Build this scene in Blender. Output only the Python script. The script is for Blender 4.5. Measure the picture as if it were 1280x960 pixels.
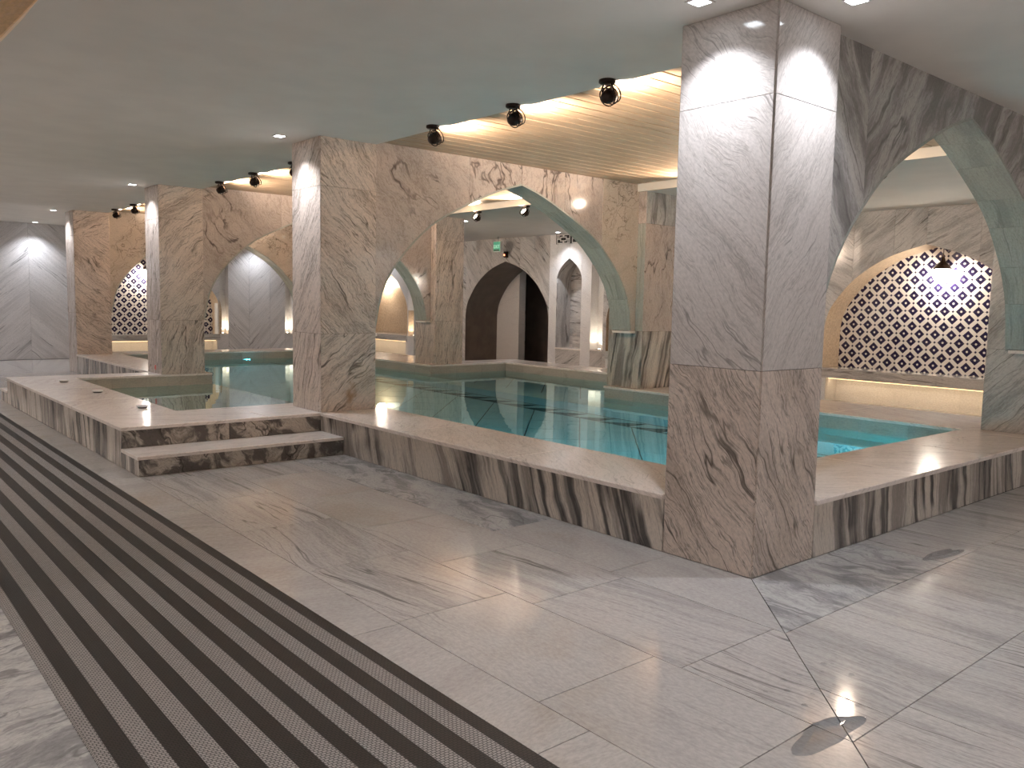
import bpy, bmesh, math, random
from mathutils import Vector, Matrix
random.seed(7)
SC = bpy.context.scene
COL = SC.collection
for o in list(bpy.data.objects): bpy.data.objects.remove(o)

# ------------------------------------------------------------------ camera
cam = bpy.data.cameras.new('camera'); camo = bpy.data.objects.new('camera', cam); COL.objects.link(camo)
cam.sensor_width = 36; cam.lens = 1036.6 / 1280 * 36; cam.clip_start = .02; cam.clip_end = 100
yw, pt, rl = math.radians(49.6615), math.radians(-5.4905), math.radians(1.1662)
fw = Vector((math.cos(pt)*math.cos(yw), math.cos(pt)*math.sin(yw), math.sin(pt)))
rt = Vector((math.sin(yw), -math.cos(yw), 0)); up = rt.cross(fw)
r2 = rt*math.cos(rl) + up*math.sin(rl); u2 = up*math.cos(rl) - rt*math.sin(rl)
M = Matrix((r2, u2, -fw)).transposed().to_4x4(); M.translation = (-3.7961, -2.455, 1.4395)
camo.matrix_world = M
SC.camera = camo

# ------------------------------------------------------------------ world, exposure
w = bpy.data.worlds.new('world'); SC.world = w; w.use_nodes = True
w.node_tree.nodes['Background'].inputs[0].default_value = (.8, .85, .9, 1)
w.node_tree.nodes['Background'].inputs[1].default_value = .0
vs = SC.view_settings; vs.view_transform = 'Standard'; vs.look = 'None'; vs.gamma = 1; vs.use_curve_mapping = False
vs.exposure = 0.0

COOL = (.90, .93, 1.0); NEUT = (1, .93, .885); WARM = (1.0, .775, .60); AMBER = (1.0, .66, .33); CYAN = (.05, .62, .86)
DOWN_W, SPOT_W, SLOT_W, BENCH_W, POOL_W, LAMP_W = 46, 240, 12, 3.2, 12.5, 16

# ------------------------------------------------------------------ materials
def newmat(name):
    m = bpy.data.materials.new(name); m.use_nodes = True
    nt = m.node_tree; b = nt.nodes['Principled BSDF']
    return m, nt, b
def N(nt, t, **kw):
    n = nt.nodes.new(t)
    for k, v in kw.items():
        if k.startswith('i_'):
            key = k[2:]; key = int(key) if key.isdigit() else key
            n.inputs[key].default_value = v
        else: setattr(n, k, v)
    return n
def math_n(nt, op, a, b=None, clamp=False):
    n = nt.nodes.new('ShaderNodeMath'); n.operation = op; n.use_clamp = clamp
    for i, x in enumerate((a, b)):
        if x is None: continue
        if isinstance(x, (int, float)): n.inputs[i].default_value = x
        else: nt.links.new(x, n.inputs[i])
    return n.outputs[0]
def vmath(nt, op, a, b):
    n = nt.nodes.new('ShaderNodeVectorMath'); n.operation = op
    for i, x in enumerate((a, b)):
        if isinstance(x, tuple): n.inputs[i].default_value = x
        else: nt.links.new(x, n.inputs[i])
    return n.outputs[0]
def ramp(nt, x, a, b, lo=0., hi=1.):
    n = nt.nodes.new('ShaderNodeMapRange'); n.interpolation_type = 'SMOOTHSTEP'
    nt.links.new(x, n.inputs[0])
    n.inputs[1].default_value = a; n.inputs[2].default_value = b; n.inputs[3].default_value = lo; n.inputs[4].default_value = hi
    return n.outputs[0]
def noise(nt, vec, scale, detail=4, rough=.55, dist=0.):
    n = nt.nodes.new('ShaderNodeTexNoise'); n.noise_dimensions = '2D'
    nt.links.new(vec, n.inputs['Vector'])
    n.inputs['Scale'].default_value = scale; n.inputs['Detail'].default_value = detail
    n.inputs['Roughness'].default_value = rough; n.inputs['Distortion'].default_value = dist
    return n
def mixc(nt, f, a, b):
    n = nt.nodes.new('ShaderNodeMix'); n.data_type = 'RGBA'
    for i, x in ((0, f), (6, a), (7, b)):
        if isinstance(x, (int, float)): n.inputs[i].default_value = x
        elif isinstance(x, tuple): n.inputs[i].default_value = (*x, 1)
        else: nt.links.new(x, n.inputs[i])
    return n.outputs[2]

def marble(name, base, mid, dark, s=1., along=.3, across=1.5, warp=.22, band=.7, b0=.45, b1=.7, vein=.8, vw=.022,
           m0=.45, m1=.62, fine=.35, grain=.10, rough=.12, brec=0., stain=None, stain_amt=0., spec=.5, hair=None, blot=None):
    m, nt, b = newmat(name); L = nt.links.new
    uv = nt.nodes.new('ShaderNodeTexCoord').outputs['UV']
    wn = noise(nt, uv, 1.1*s, 3, .55)
    wv = vmath(nt, 'SUBTRACT', wn.outputs['Color'], (.5, .5, .5))
    wv = vmath(nt, 'MULTIPLY', wv, (warp*1.2, warp, 0))
    p = vmath(nt, 'ADD', uv, wv)
    # cloudy bands that run with the bedding
    pb = vmath(nt, 'MULTIPLY', p, (along, across, 1))
    nb = noise(nt, pb, 2.2*s, 7, .62)
    fb = math_n(nt, 'MULTIPLY', ramp(nt, nb.outputs[0], b0, b1), band)
    c = mixc(nt, fb, base, mid)
    # thin dark veins, present in places only
    pv = vmath(nt, 'ADD', vmath(nt, 'MULTIPLY', p, (along*.7, across*.9, 1)), (13.1, 4.7, 0))
    nv = noise(nt, pv, 1.9*s, 4, .5)
    av = math_n(nt, 'ABSOLUTE', math_n(nt, 'SUBTRACT', nv.outputs[0], .5))
    fv = ramp(nt, av, vw, 0.)
    msk = noise(nt, vmath(nt, 'ADD', p, (3.3, 8.1, 0)), .9*s, 2, .5)
    fv = math_n(nt, 'MULTIPLY', fv, ramp(nt, msk.outputs[0], m0, m1))
    fv = math_n(nt, 'MULTIPLY', fv, vein)
    c = mixc(nt, fv, c, dark)
    # fine hairlines
    ph = vmath(nt, 'MULTIPLY', p, (along*.9, across*1.5, 1))
    nh = noise(nt, ph, 5.5*s, 5, .6)
    ah = math_n(nt, 'ABSOLUTE', math_n(nt, 'SUBTRACT', nh.outputs[0], .5))
    fh = math_n(nt, 'MULTIPLY', ramp(nt, ah, .03, 0.), fine)
    c = mixc(nt, fh, c, hair or mid)
    if hair:
        nk = noise(nt, vmath(nt, 'ADD', vmath(nt, 'MULTIPLY', p, (along*1.3, across*1.2, 1)), (7.7, 2.2, 0)), 7*s, 4, .6)
        ak = math_n(nt, 'ABSOLUTE', math_n(nt, 'SUBTRACT', nk.outputs[0], .5))
        fk = math_n(nt, 'MULTIPLY', ramp(nt, ak, .035, 0.), ramp(nt, nb.outputs[0], .35, .65, 0, fine))
        c = mixc(nt, fk, c, hair)
    if brec > 0:
        v = nt.nodes.new('ShaderNodeTexVoronoi'); v.voronoi_dimensions = '2D'; v.feature = 'DISTANCE_TO_EDGE'
        pw = vmath(nt, 'ADD', uv, vmath(nt, 'MULTIPLY', wv, (2.2, 2.2, 0)))
        n2 = noise(nt, uv, 5*s, 4, .6)
        pw = vmath(nt, 'ADD', pw, vmath(nt, 'MULTIPLY', vmath(nt, 'SUBTRACT', n2.outputs['Color'], (.5, .5, .5)), (.25, .25, 0)))
        L(pw, v.inputs['Vector']); v.inputs['Scale'].default_value = 3.2*s
        fe = math_n(nt, 'MULTIPLY', ramp(nt, v.outputs['Distance'], .07, 0.), brec)
        fe = math_n(nt, 'MULTIPLY', fe, ramp(nt, msk.outputs[0], .35, .62))
        c = mixc(nt, fe, c, dark)
    if stain:
        ns = noise(nt, vmath(nt, 'ADD', uv, (31., 17., 0)), .8, 5, .6)
        c = mixc(nt, math_n(nt, 'MULTIPLY', ramp(nt, ns.outputs[0], .58, .75), stain_amt), c, stain)
    if blot:
        oc = nt.nodes.new('ShaderNodeTexCoord').outputs['Object']; cen, rad, bc = blot
        nw = nt.nodes.new('ShaderNodeTexNoise'); nw.inputs['Scale'].default_value = 9; L(oc, nw.inputs['Vector'])
        dv = vmath(nt, 'DIVIDE', vmath(nt, 'SUBTRACT', oc, cen), rad)
        dv = vmath(nt, 'ADD', dv, vmath(nt, 'MULTIPLY', vmath(nt, 'SUBTRACT', nw.outputs['Color'], (.5, .5, .5)), (1.6, 0, 1.6)))
        ln = nt.nodes.new('ShaderNodeVectorMath'); ln.operation = 'LENGTH'; L(dv, ln.inputs[0])
        c = mixc(nt, ramp(nt, ln.outputs['Value'], 1.1, .1, 0, .75), c, bc)
    ng = noise(nt, vmath(nt, 'MULTIPLY', uv, (.5, 1, 1)), 70, 3, .7)
    hs = nt.nodes.new('ShaderNodeHueSaturation'); L(c, hs.inputs['Color'])
    L(ramp(nt, ng.outputs[0], .25, .75, 1-grain, 1+grain), hs.inputs['Value'])
    L(hs.outputs[0], b.inputs['Base Color'])
    b.inputs['Roughness'].default_value = rough
    b.inputs['Specular IOR Level'].default_value = spec
    return m

def plain(name, col, rough=.5, metal=0., var=0., scale=8., emit=None, es=0., bump=0.):
    m, nt, b = newmat(name)
    b.inputs['Base Color'].default_value = (*col, 1); b.inputs['Roughness'].default_value = rough; b.inputs['Metallic'].default_value = metal
    if var or bump:
        tc = nt.nodes.new('ShaderNodeTexCoord'); n = nt.nodes.new('ShaderNodeTexNoise'); n.inputs['Scale'].default_value = scale; n.inputs['Detail'].default_value = 4
        nt.links.new(tc.outputs['Object'], n.inputs['Vector'])
        c = mixc(nt, ramp(nt, n.outputs[0], .3, .7), tuple(x*(1-var) for x in col), tuple(min(1, x*(1+var)) for x in col))
        nt.links.new(c, b.inputs['Base Color'])
        if bump:
            bp = nt.nodes.new('ShaderNodeBump'); bp.inputs['Strength'].default_value = bump; bp.inputs['Distance'].default_value = .01
            nt.links.new(n.outputs[0], bp.inputs['Height']); nt.links.new(bp.outputs[0], b.inputs['Normal'])
    if emit:
        b.inputs['Emission Color'].default_value = (*emit, 1); b.inputs['Emission Strength'].default_value = es
    return m

MAT = {}
MAT['column'] = marble('grey_veined_marble', (.66, .56, .495), (.44, .36, .31), (.095, .075, .062), s=1.45, along=.2, across=1.5, warp=.24, band=.7, vein=.92, vw=.016, m0=.46, m1=.58, fine=.85, rough=.10, stain=(.40, .31, .22), stain_amt=.3, hair=(.25, .215, .185), grain=.13)
MAT['column_rust'] = marble('rust_stained_marble', (.66, .56, .495), (.44, .36, .31), (.095, .075, .062), s=1.45, along=.2, across=1.5, warp=.24, band=.7, vein=.92, vw=.016, m0=.46, m1=.58, fine=.85, rough=.10, stain=(.40, .31, .22), stain_amt=.3, hair=(.25, .215, .185), grain=.13, blot=((.02, -.3, .16), (.11, 1, .14), (.30, .16, .06)))
MAT['column_pale'] = marble('pale_veined_marble', (.62, .575, .55), (.48, .44, .415), (.20, .18, .17), s=1.45, along=.18, across=1.6, warp=.2, band=.6, vein=.7, vw=.01, m0=.5, m1=.62, fine=.6, rough=.10, hair=(.36, .33, .31), grain=.10)
MAT['wallm'] = marble('pale_grey_marble', (.58, .55, .525), (.36, .34, .325), (.12, .105, .10), s=1.3, along=.22, across=1.9, warp=.14, band=.8, vein=.9, vw=.022, m0=.4, m1=.58, fine=.6, rough=.12, hair=(.28, .26, .245))
MAT['archm'] = marble('cream_marble', (.51, .435, .395), (.42, .36, .32), (.09, .07, .065), s=1.35, along=.6, across=1.3, warp=.35, band=.7, vein=.95, vw=.025, m0=.42, m1=.58, fine=.6, rough=.10, hair=(.27, .22, .19))
MAT['brec'] = marble('brecciated_marble', (.53, .455, .385), (.43, .37, .30), (.12, .095, .075), s=1.6, along=.8, across=1.1, warp=.45, band=.55, vein=.7, vw=.02, fine=.3, rough=.12, brec=.8)
MAT['darkarch'] = marble('dark_streaked_marble', (.50, .475, .45), (.24, .225, .215), (.10, .09, .085), s=1.25, along=.28, across=1.5, warp=.25, band=1., b0=.40, b1=.62, vein=.7, vw=.03, fine=.7, rough=.14)
MAT['soffit'] = marble('green_grey_marble', (.40, .41, .37), (.28, .295, .26), (.15, .165, .145), s=1.2, along=.2, across=2.2, warp=.12, band=.7, vein=.5, vw=.02, fine=.6, rough=.2)
MAT['kerbtop'] = marble('white_marble', (.90, .82, .765), (.72, .64, .59), (.36, .31, .28), s=1.4, along=.3, across=1.7, warp=.22, band=.4, vein=.5, vw=.012, fine=.5, grain=.06, rough=.13, hair=(.55, .49, .45))
MAT['riser'] = marble('black_streaked_marble', (.62, .555, .49), (.30, .265, .24), (.04, .036, .036), s=1.3, along=.12, across=1.7, warp=.17, band=.97, b0=.47, b1=.58, vein=.97, vw=.085, m0=.36, m1=.50, fine=.55, rough=.16, hair=(.20, .175, .155))
MAT['stepriser'] = marble('blotched_marble', (.52, .46, .40), (.12, .105, .095), (.04, .035, .03), s=2.2, along=.7, across=1.1, warp=.4, band=1., b0=.42, b1=.57, vein=.9, vw=.035, m0=.35, m1=.55, fine=.45, rough=.18, brec=.3)
MAT['floor'] = marble('white_grey_floor_marble', (.52, .49, .475), (.36, .345, .34), (.14, .13, .125), s=1.1, along=.14, across=2.3, warp=.11, band=.7, b0=.46, b1=.70, vein=.85, vw=.013, m0=.42, m1=.6, fine=.6, rough=.11, stain=(.44, .38, .32), stain_amt=.4, hair=(.30, .28, .27))
MAT['floor2'] = marble('plain_floor_marble', (.50, .475, .46), (.41, .385, .375), (.26, .245, .235), s=1.0, along=.3, across=1.6, warp=.2, band=.6, vein=.45, vw=.012, fine=.45, rough=.12, stain=(.42, .36, .30), stain_amt=.5)
MAT['floor3'] = marble('blue_grey_floor_marble', (.52, .51, .505), (.27, .265, .275), (.15, .145, .15), s=1.5, along=.5, across=1.3, warp=.4, band=.95, b0=.45, b1=.64, vein=.7, vw=.03, fine=.5, rough=.12, hair=(.24, .235, .24))
MAT['chevron'] = marble('chevron_marble', (.72, .70, .70), (.50, .485, .485), (.20, .19, .195), s=1.1, along=.14, across=2.2, warp=.06, band=.6, vein=.85, vw=.014, fine=.6, rough=.14)
MAT['white'] = marble('plain_white_marble', (.76, .74, .73), (.64, .62, .61), (.5, .48, .47), s=1., along=.4, across=1.3, warp=.2, band=.4, vein=.3, vw=.015, fine=.3, rough=.2)
MAT['poolwall'] = marble('pool_wall_stone', (.50, .455, .39), (.40, .36, .31), (.30, .27, .23), s=1.2, along=.4, across=1.4, warp=.2, band=.6, vein=.4, fine=.4, rough=.25)
MAT['poolfloor'] = marble('pale_pool_stone', (.52, .66, .66), (.42, .57, .58), (.30, .45, .46), s=1., along=.4, across=1.4, warp=.2, band=.6, vein=.4, fine=.4, rough=.35)
MAT['pooldark'] = plain('dark_pool_tile', (.05, .075, .08), .3, var=.3)
MAT['tan'] = marble('tan_onyx', (.62, .42, .24), (.55, .40, .30), (.42, .26, .12), s=2.5, along=.8, across=1.1, warp=.4, band=.9, vein=.5, fine=.4, rough=.3)
MAT['grout'] = plain('grout', (.20, .185, .165), .8, var=.2)
MAT['core'] = plain('brown_mortar', (.10, .070, .05), .8, var=.2)
MAT['paint'] = plain('grey_ceiling_paint', (.73, .705, .66), .75, var=.03, scale=2.5)
MAT['cream'] = plain('cream_fascia_paint', (.66, .62, .55), .6, var=.02)
MAT['bronze'] = plain('dark_bronze', (.035, .022, .018), .38, .7, var=.3, scale=30)
MAT['whitepl'] = plain('white_plastic', (.75, .73, .70), .35, var=.03)
MAT['darkdoor'] = plain('dark_brown_door', (.075, .045, .032), .35, var=.25, scale=6)
MAT['brownwall'] = plain('brown_passage_wall', (.16, .125, .105), .45, var=.15, scale=4)
MAT['black'] = plain('black_void', (.012, .012, .012), .6, var=.2)
MAT['red'] = plain('red_sign', (.65, .05, .04), .4, var=.05)
MAT['lensC'] = plain('cool_lens', (.9, .9, .9), .3, emit=(.88, .94, 1), es=22)
MAT['lensW'] = plain('warm_lens', (.9, .9, .9), .3, emit=(1, .86, .68), es=30)
MAT['globe'] = plain('glowing_globe', (.9, .9, .9), .3, emit=(1, .90, .76), es=110)
MAT['led'] = plain('warm_led', (.9, .8, .6), .3, emit=AMBER, es=2.5)
MAT['pool_led'] = plain('pool_lamp_lens', (.5, .9, .9), .3, emit=(.1, .85, .95), es=9)
MAT['redled'] = plain('red_led', (.5, .1, .1), .3, emit=(1, .25, .12), es=5)
MAT['exitgreen'] = plain('exit_green', (.10, .42, .25), .4, emit=(.12, .5, .3), es=.35)
MAT['exitpale'] = plain('exit_pale', (.6, .85, .7), .4, emit=(.55, .9, .7), es=.6)

def mk_wood():
    m, nt, b = newmat('oak_plank'); L = nt.links.new
    uv = nt.nodes.new('ShaderNodeTexCoord').outputs['UV']
    n1 = noise(nt, vmath(nt, 'MULTIPLY', uv, (.8, 14, 1)), 3.0, 6, .6, .3)
    n2 = noise(nt, vmath(nt, 'MULTIPLY', uv, (.5, 1.5, 1)), 1.2, 2, .5)
    c = mixc(nt, ramp(nt, n1.outputs[0], .3, .7), (.36, .25, .155), (.56, .42, .285))
    c = mixc(nt, ramp(nt, n2.outputs[0], .35, .65, 0, .35), c, (.50, .37, .25))
    L(c, b.inputs['Base Color']); b.inputs['Roughness'].default_value = .42
    return m
MAT['wood'] = mk_wood()

def mk_mosaic():
    m, nt, b = newmat('beige_mosaic'); L = nt.links.new
    uv = nt.nodes.new('ShaderNodeTexCoord').outputs['UV']
    br = nt.nodes.new('ShaderNodeTexBrick'); L(uv, br.inputs['Vector'])
    br.offset = 0; br.inputs['Scale'].default_value = 1; br.inputs['Brick Width'].default_value = .028; br.inputs['Row Height'].default_value = .028
    br.inputs['Mortar Size'].default_value = .0022; br.inputs['Bias'].default_value = -.1
    br.inputs['Color1'].default_value = (.56, .41, .27, 1); br.inputs['Color2'].default_value = (.38, .26, .165, 1); br.inputs['Mortar'].default_value = (.45, .37, .29, 1)
    L(br.outputs['Color'], b.inputs['Base Color']); b.inputs['Roughness'].default_value = .3
    return m
MAT['mosaic'] = mk_mosaic()

def mk_tile():
    # each glazed tile carries the printed diamond lattice
    m, nt, b = newmat('navy_white_glazed_tile'); L = nt.links.new
    uv = nt.nodes.new('ShaderNodeTexCoord').outputs['UV']
    sx = nt.nodes.new('ShaderNodeSeparateXYZ'); L(uv, sx.inputs[0])
    u, v = sx.outputs[0], sx.outputs[1]
    p = math_n(nt, 'ADD', u, v); q = math_n(nt, 'SUBTRACT', u, v)
    fp = math_n(nt, 'SUBTRACT', math_n(nt, 'FRACT', math_n(nt, 'ADD', p, 20.5)), .5)
    fq = math_n(nt, 'SUBTRACT', math_n(nt, 'FRACT', math_n(nt, 'ADD', q, 20.5)), .5)
    ap = math_n(nt, 'ABSOLUTE', fp); aq = math_n(nt, 'ABSOLUTE', fq)
    mx = math_n(nt, 'MAXIMUM', ap, aq)
    dia = math_n(nt, 'LESS_THAN', mx, .33)
    r2_ = math_n(nt, 'ADD', math_n(nt, 'MULTIPLY', ap, ap), math_n(nt, 'MULTIPLY', aq, aq))
    dot = math_n(nt, 'LESS_THAN', r2_, .0095)
    cp = math_n(nt, 'SUBTRACT', .5, ap); cq = math_n(nt, 'SUBTRACT', .5, aq)
    cor = math_n(nt, 'LESS_THAN', math_n(nt, 'MAXIMUM', cp, cq), .085)
    f = math_n(nt, 'SUBTRACT', dia, dot, True)
    f = math_n(nt, 'MAXIMUM', f, cor)
    c = mixc(nt, f, (.74, .69, .66), (.020, .014, .050))
    L(c, b.inputs['Base Color']); b.inputs['Roughness'].default_value = .12
    return m
MAT['tile'] = mk_tile()

def mk_mat():
    m, nt, b = newmat('woven_vinyl'); L = nt.links.new
    tc = nt.nodes.new('ShaderNodeTexCoord'); uv = tc.outputs['UV']
    sx = nt.nodes.new('ShaderNodeSeparateXYZ'); L(uv, sx.inputs[0])
    u = sx.outputs[0]                                   # metres across the runner
    t = math_n(nt, 'DIVIDE', math_n(nt, 'SUBTRACT', u, .045), .1425)
    fr = math_n(nt, 'FRACT', math_n(nt, 'ADD', t, 10))
    dark = math_n(nt, 'LESS_THAN', fr, .5)
    dark = math_n(nt, 'MULTIPLY', dark, math_n(nt, 'GREATER_THAN', u, .045))
    dark = math_n(nt, 'MULTIPLY', dark, math_n(nt, 'LESS_THAN', u, 1.103))
    br = nt.nodes.new('ShaderNodeTexBrick'); L(uv, br.inputs['Vector'])
    br.offset = .5; br.inputs['Scale'].default_value = 1; br.inputs['Brick Width'].default_value = .017; br.inputs['Row Height'].default_value = .012
    br.inputs['Mortar Size'].default_value = .0019; br.inputs['Mortar Smooth'].default_value = .3
    br.inputs['Color1'].default_value = (1, 1, 1, 1); br.inputs['Color2'].default_value = (.85, .85, .85, 1); br.inputs['Mortar'].default_value = (.18, .18, .18, 1)
    thread = mixc(nt, dark, (.37, .345, .335), (.032, .025, .022))
    mm = nt.nodes.new('ShaderNodeMix'); mm.data_type = 'RGBA'; mm.blend_type = 'MULTIPLY'; mm.inputs[0].default_value = 1
    L(thread, mm.inputs[6]); L(br.outputs['Color'], mm.inputs[7]); L(mm.outputs[2], b.inputs['Base Color'])
    bp = nt.nodes.new('ShaderNodeBump'); bp.inputs['Strength'].default_value = .5; bp.inputs['Distance'].default_value = .002
    L(br.outputs['Color'], bp.inputs['Height']); L(bp.outputs[0], b.inputs['Normal'])
    b.inputs['Roughness'].default_value = .55
    return m
MAT['mat'] = mk_mat()

def mk_water():
    m, nt, b = newmat('pool_water'); L = nt.links.new
    nt.nodes.remove(b)
    g = nt.nodes.new('ShaderNodeBsdfGlass'); g.inputs['IOR'].default_value = 1.33; g.inputs['Roughness'].default_value = 0
    g.inputs['Color'].default_value = (.80, .97, .97, 1)
    tc = nt.nodes.new('ShaderNodeTexCoord'); n = nt.nodes.new('ShaderNodeTexNoise'); n.inputs['Scale'].default_value = 1.6; n.inputs['Detail'].default_value = 2
    L(tc.outputs['Object'], n.inputs['Vector'])
    bp = nt.nodes.new('ShaderNodeBump'); bp.inputs['Strength'].default_value = .05; bp.inputs['Distance'].default_value = .05
    L(n.outputs[0], bp.inputs['Height']); L(bp.outputs[0], g.inputs['Normal'])
    L(g.outputs[0], nt.nodes['Material Output'].inputs['Surface'])
    return m
MAT['water'] = mk_water()

# ------------------------------------------------------------------ object helpers
def link(name, me, parent=None):
    o = bpy.data.objects.new(name, me); COL.objects.link(o)
    if parent is not None: o.parent = parent
    return o
def wloc(o):
    v = Vector((0, 0, 0))
    while o is not None: v += o.location; o = o.parent
    return v
def tag(o, label, cat, group=None, kind=None):
    if label: o['label'] = label
    if cat: o['category'] = cat
    if group: o['group'] = group
    if kind: o['kind'] = kind
    return o
def thing(name, loc, label=None, cat=None, group=None, kind=None):
    o = link(name, None); o.location = loc; o.empty_display_size = .1
    return tag(o, label, cat, group, kind)
def mesh_obj(name, verts, faces, mat, parent=None, uvs=None, smooth=False):
    off = wloc(parent) if parent is not None else Vector((0, 0, 0))
    me = bpy.data.meshes.new(name)
    me.from_pydata([Vector(v) - off for v in verts], [], faces); me.update()
    if uvs is not None:
        ul = me.uv_layers.new(name='UVMap')
        for lp in me.loops: ul.data[lp.index].uv = uvs[lp.vertex_index]
    if isinstance(mat, str): mat = MAT[mat]
    me.materials.append(mat)
    if smooth:
        for p in me.polygons: p.use_smooth = True
    return link(name, me, parent)
def inset(poly, d):
    n = len(poly); out = []
    for i in range(n):
        p0, p1, p2 = Vector(poly[i-1]), Vector(poly[i]), Vector(poly[(i+1) % n])
        e1 = (p1-p0); e2 = (p2-p1)
        if e1.length < 1e-6 or e2.length < 1e-6: out.append(p1); continue
        e1.normalize(); e2.normalize()
        n1 = Vector((-e1.y, e1.x)); n2 = Vector((-e2.y, e2.x))
        k = n1 + n2; den = 1 + n1.dot(n2)
        out.append(p1 + k*(d/max(den, .3)))
    return out
def slab(name, poly, O, U, V, t, mat, parent, ang=0., gap=.0015, ch=.003, seed=None):
    """A stone piece: polygon in (u,v) metres, front on the plane through O, thickness t, eased edges."""
    O, U, V = Vector(O), Vector(U), Vector(V); Nn = U.cross(V)
    poly = [Vector(p) for p in poly]
    area = sum(poly[i-1].x*poly[i].y - poly[i].x*poly[i-1].y for i in range(len(poly)))
    if area < 0: poly = poly[::-1]
    a = inset(poly, gap); f = inset(poly, gap + ch); n = len(a)
    W = lambda p, d: O + U*p.x + V*p.y - Nn*d
    verts = [W(p, 0) for p in f] + [W(p, ch) for p in a] + [W(p, t) for p in a]
    faces = [tuple(range(n))]
    for i in range(n):
        j = (i+1) % n
        faces.append((i, n+i, n+j, j)); faces.append((n+i, 2*n+i, 2*n+j, n+j))
    faces.append(tuple(range(3*n-1, 2*n-1, -1)))
    r = random.Random(seed) if seed is not None else random
    ox, oy = r.uniform(0, 60), r.uniform(0, 60); c, s = math.cos(math.radians(ang)), math.sin(math.radians(ang))
    uv1 = lambda p, k: (p.x*c + p.y*s + ox + k*.3, -p.x*s + p.y*c + oy + k)
    uvs = [uv1(p, 0) for p in f] + [uv1(p, 0) for p in a] + [uv1(p, t) for p in a]
    return mesh_obj(name, verts, faces, mat, parent, uvs)
def rect(u0, v0, u1, v1): return [(u0, v0), (u1, v0), (u1, v1), (u0, v1)]
def clip(poly, a, b, c):
    """keep the part of a convex polygon with a*x+b*y+c >= 0"""
    out = []
    for i in range(len(poly)):
        p, q = poly[i-1], poly[i]
        dp, dq = a*p[0]+b*p[1]+c, a*q[0]+b*q[1]+c
        if dp >= 0: 
            if i == 0 or True: pass
        if (dp >= 0) != (dq >= 0):
            k = dp/(dp-dq); out.append((p[0]+(q[0]-p[0])*k, p[1]+(q[1]-p[1])*k))
        if dq >= 0: out.append(q)
    return out
def parea(p): return abs(sum(p[i-1][0]*p[i][1]-p[i][0]*p[i-1][1] for i in range(len(p))))/2
X_, Y_, Z_ = Vector((1, 0, 0)), Vector((0, 1, 0)), Vector((0, 0, 1))
def box(name, lo, hi, mat, parent=None, bev=0.):
    bm = bmesh.new(); bmesh.ops.create_cube(bm, size=1)
    for v in bm.verts: v.co = Vector([lo[k] + (v.co[k]+.5)*(hi[k]-lo[k]) for k in range(3)])
    if bev: bmesh.ops.bevel(bm, geom=bm.edges[:], offset=bev, segments=2, affect='EDGES')
    return bm_obj(name, bm, mat, parent)
def bm_obj(name, bm, mat, parent=None, smooth=False):
    off = wloc(parent) if parent is not None else Vector((0, 0, 0))
    for v in bm.verts: v.co -= off
    me = bpy.data.meshes.new(name); bmesh.ops.recalc_face_normals(bm, faces=bm.faces[:]); bm.to_mesh(me); bm.free()
    uvl = me.uv_layers.new(name='UVMap'); ox = random.uniform(0, 50)
    for p in me.polygons:
        ax = max(range(3), key=lambda k: abs(p.normal[k])); i, j = [(1, 2), (0, 2), (0, 1)][ax]
        for li in p.loop_indices:
            co = me.vertices[me.loops[li].vertex_index].co; uvl.data[li].uv = (co[i]+ox, co[j])
        p.use_smooth = smooth
    me.materials.append(MAT[mat] if isinstance(mat, str) else mat)
    return link(name, me, parent)
def lathe(bm, prof, C, axis=(0, 0, 1), seg=20):
    """profile [(r, h)] turned about an axis through C"""
    C = Vector(C); A = Vector(axis).normalized(); P = A.orthogonal().normalized(); Q = A.cross(P)
    rings = []
    for r, h in prof:
        rings.append([bm.verts.new(C + A*h + (P*math.cos(2*math.pi*k/seg) + Q*math.sin(2*math.pi*k/seg))*max(r, 1e-4)) for k in range(seg)])
    for a, b in zip(rings, rings[1:]):
        for k in range(seg): bm.faces.new((a[k], a[(k+1) % seg], b[(k+1) % seg], b[k]))
    bm.faces.new(rings[0][::-1]); bm.faces.new(rings[-1])
def tube(bm, pts, r, seg=8):
    pts = [Vector(p) for p in pts]; rings = []
    for i, p in enumerate(pts):
        d = (pts[min(i+1, len(pts)-1)] - pts[max(i-1, 0)]).normalized()
        a = d.orthogonal().normalized() if i == 0 else (prev - d*prev.dot(d)).normalized()
        prev = a; b = d.cross(a)
        rings.append([bm.verts.new(p + (a*math.cos(2*math.pi*k/seg) + b*math.sin(2*math.pi*k/seg))*r) for k in range(seg)])
    for a, b in zip(rings, rings[1:]):
        for k in range(seg): bm.faces.new((a[k], a[(k+1) % seg], b[(k+1) % seg], b[k]))
    bm.faces.new(rings[0][::-1]); bm.faces.new(rings[-1])
def lathe_obj(name, prof, C, mat, parent=None, axis=(0, 0, 1), seg=20, smooth=True):
    bm = bmesh.new(); lathe(bm, prof, C, axis, seg); return bm_obj(name, bm, mat, parent, smooth)
def add_light(name, kind, loc, energy, color, parent=None, direction=None, **kw):
    l = bpy.data.lights.new(name, kind); l.energy = energy; l.color = color
    for k, v in kw.items(): setattr(l, k, v)
    o = link(name, l, parent); o.location = Vector(loc) - (wloc(parent) if parent is not None else Vector((0, 0, 0)))
    if direction is not None: o.rotation_euler = Vector(direction).to_track_quat('-Z', 'Y').to_euler()
    return o

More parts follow.
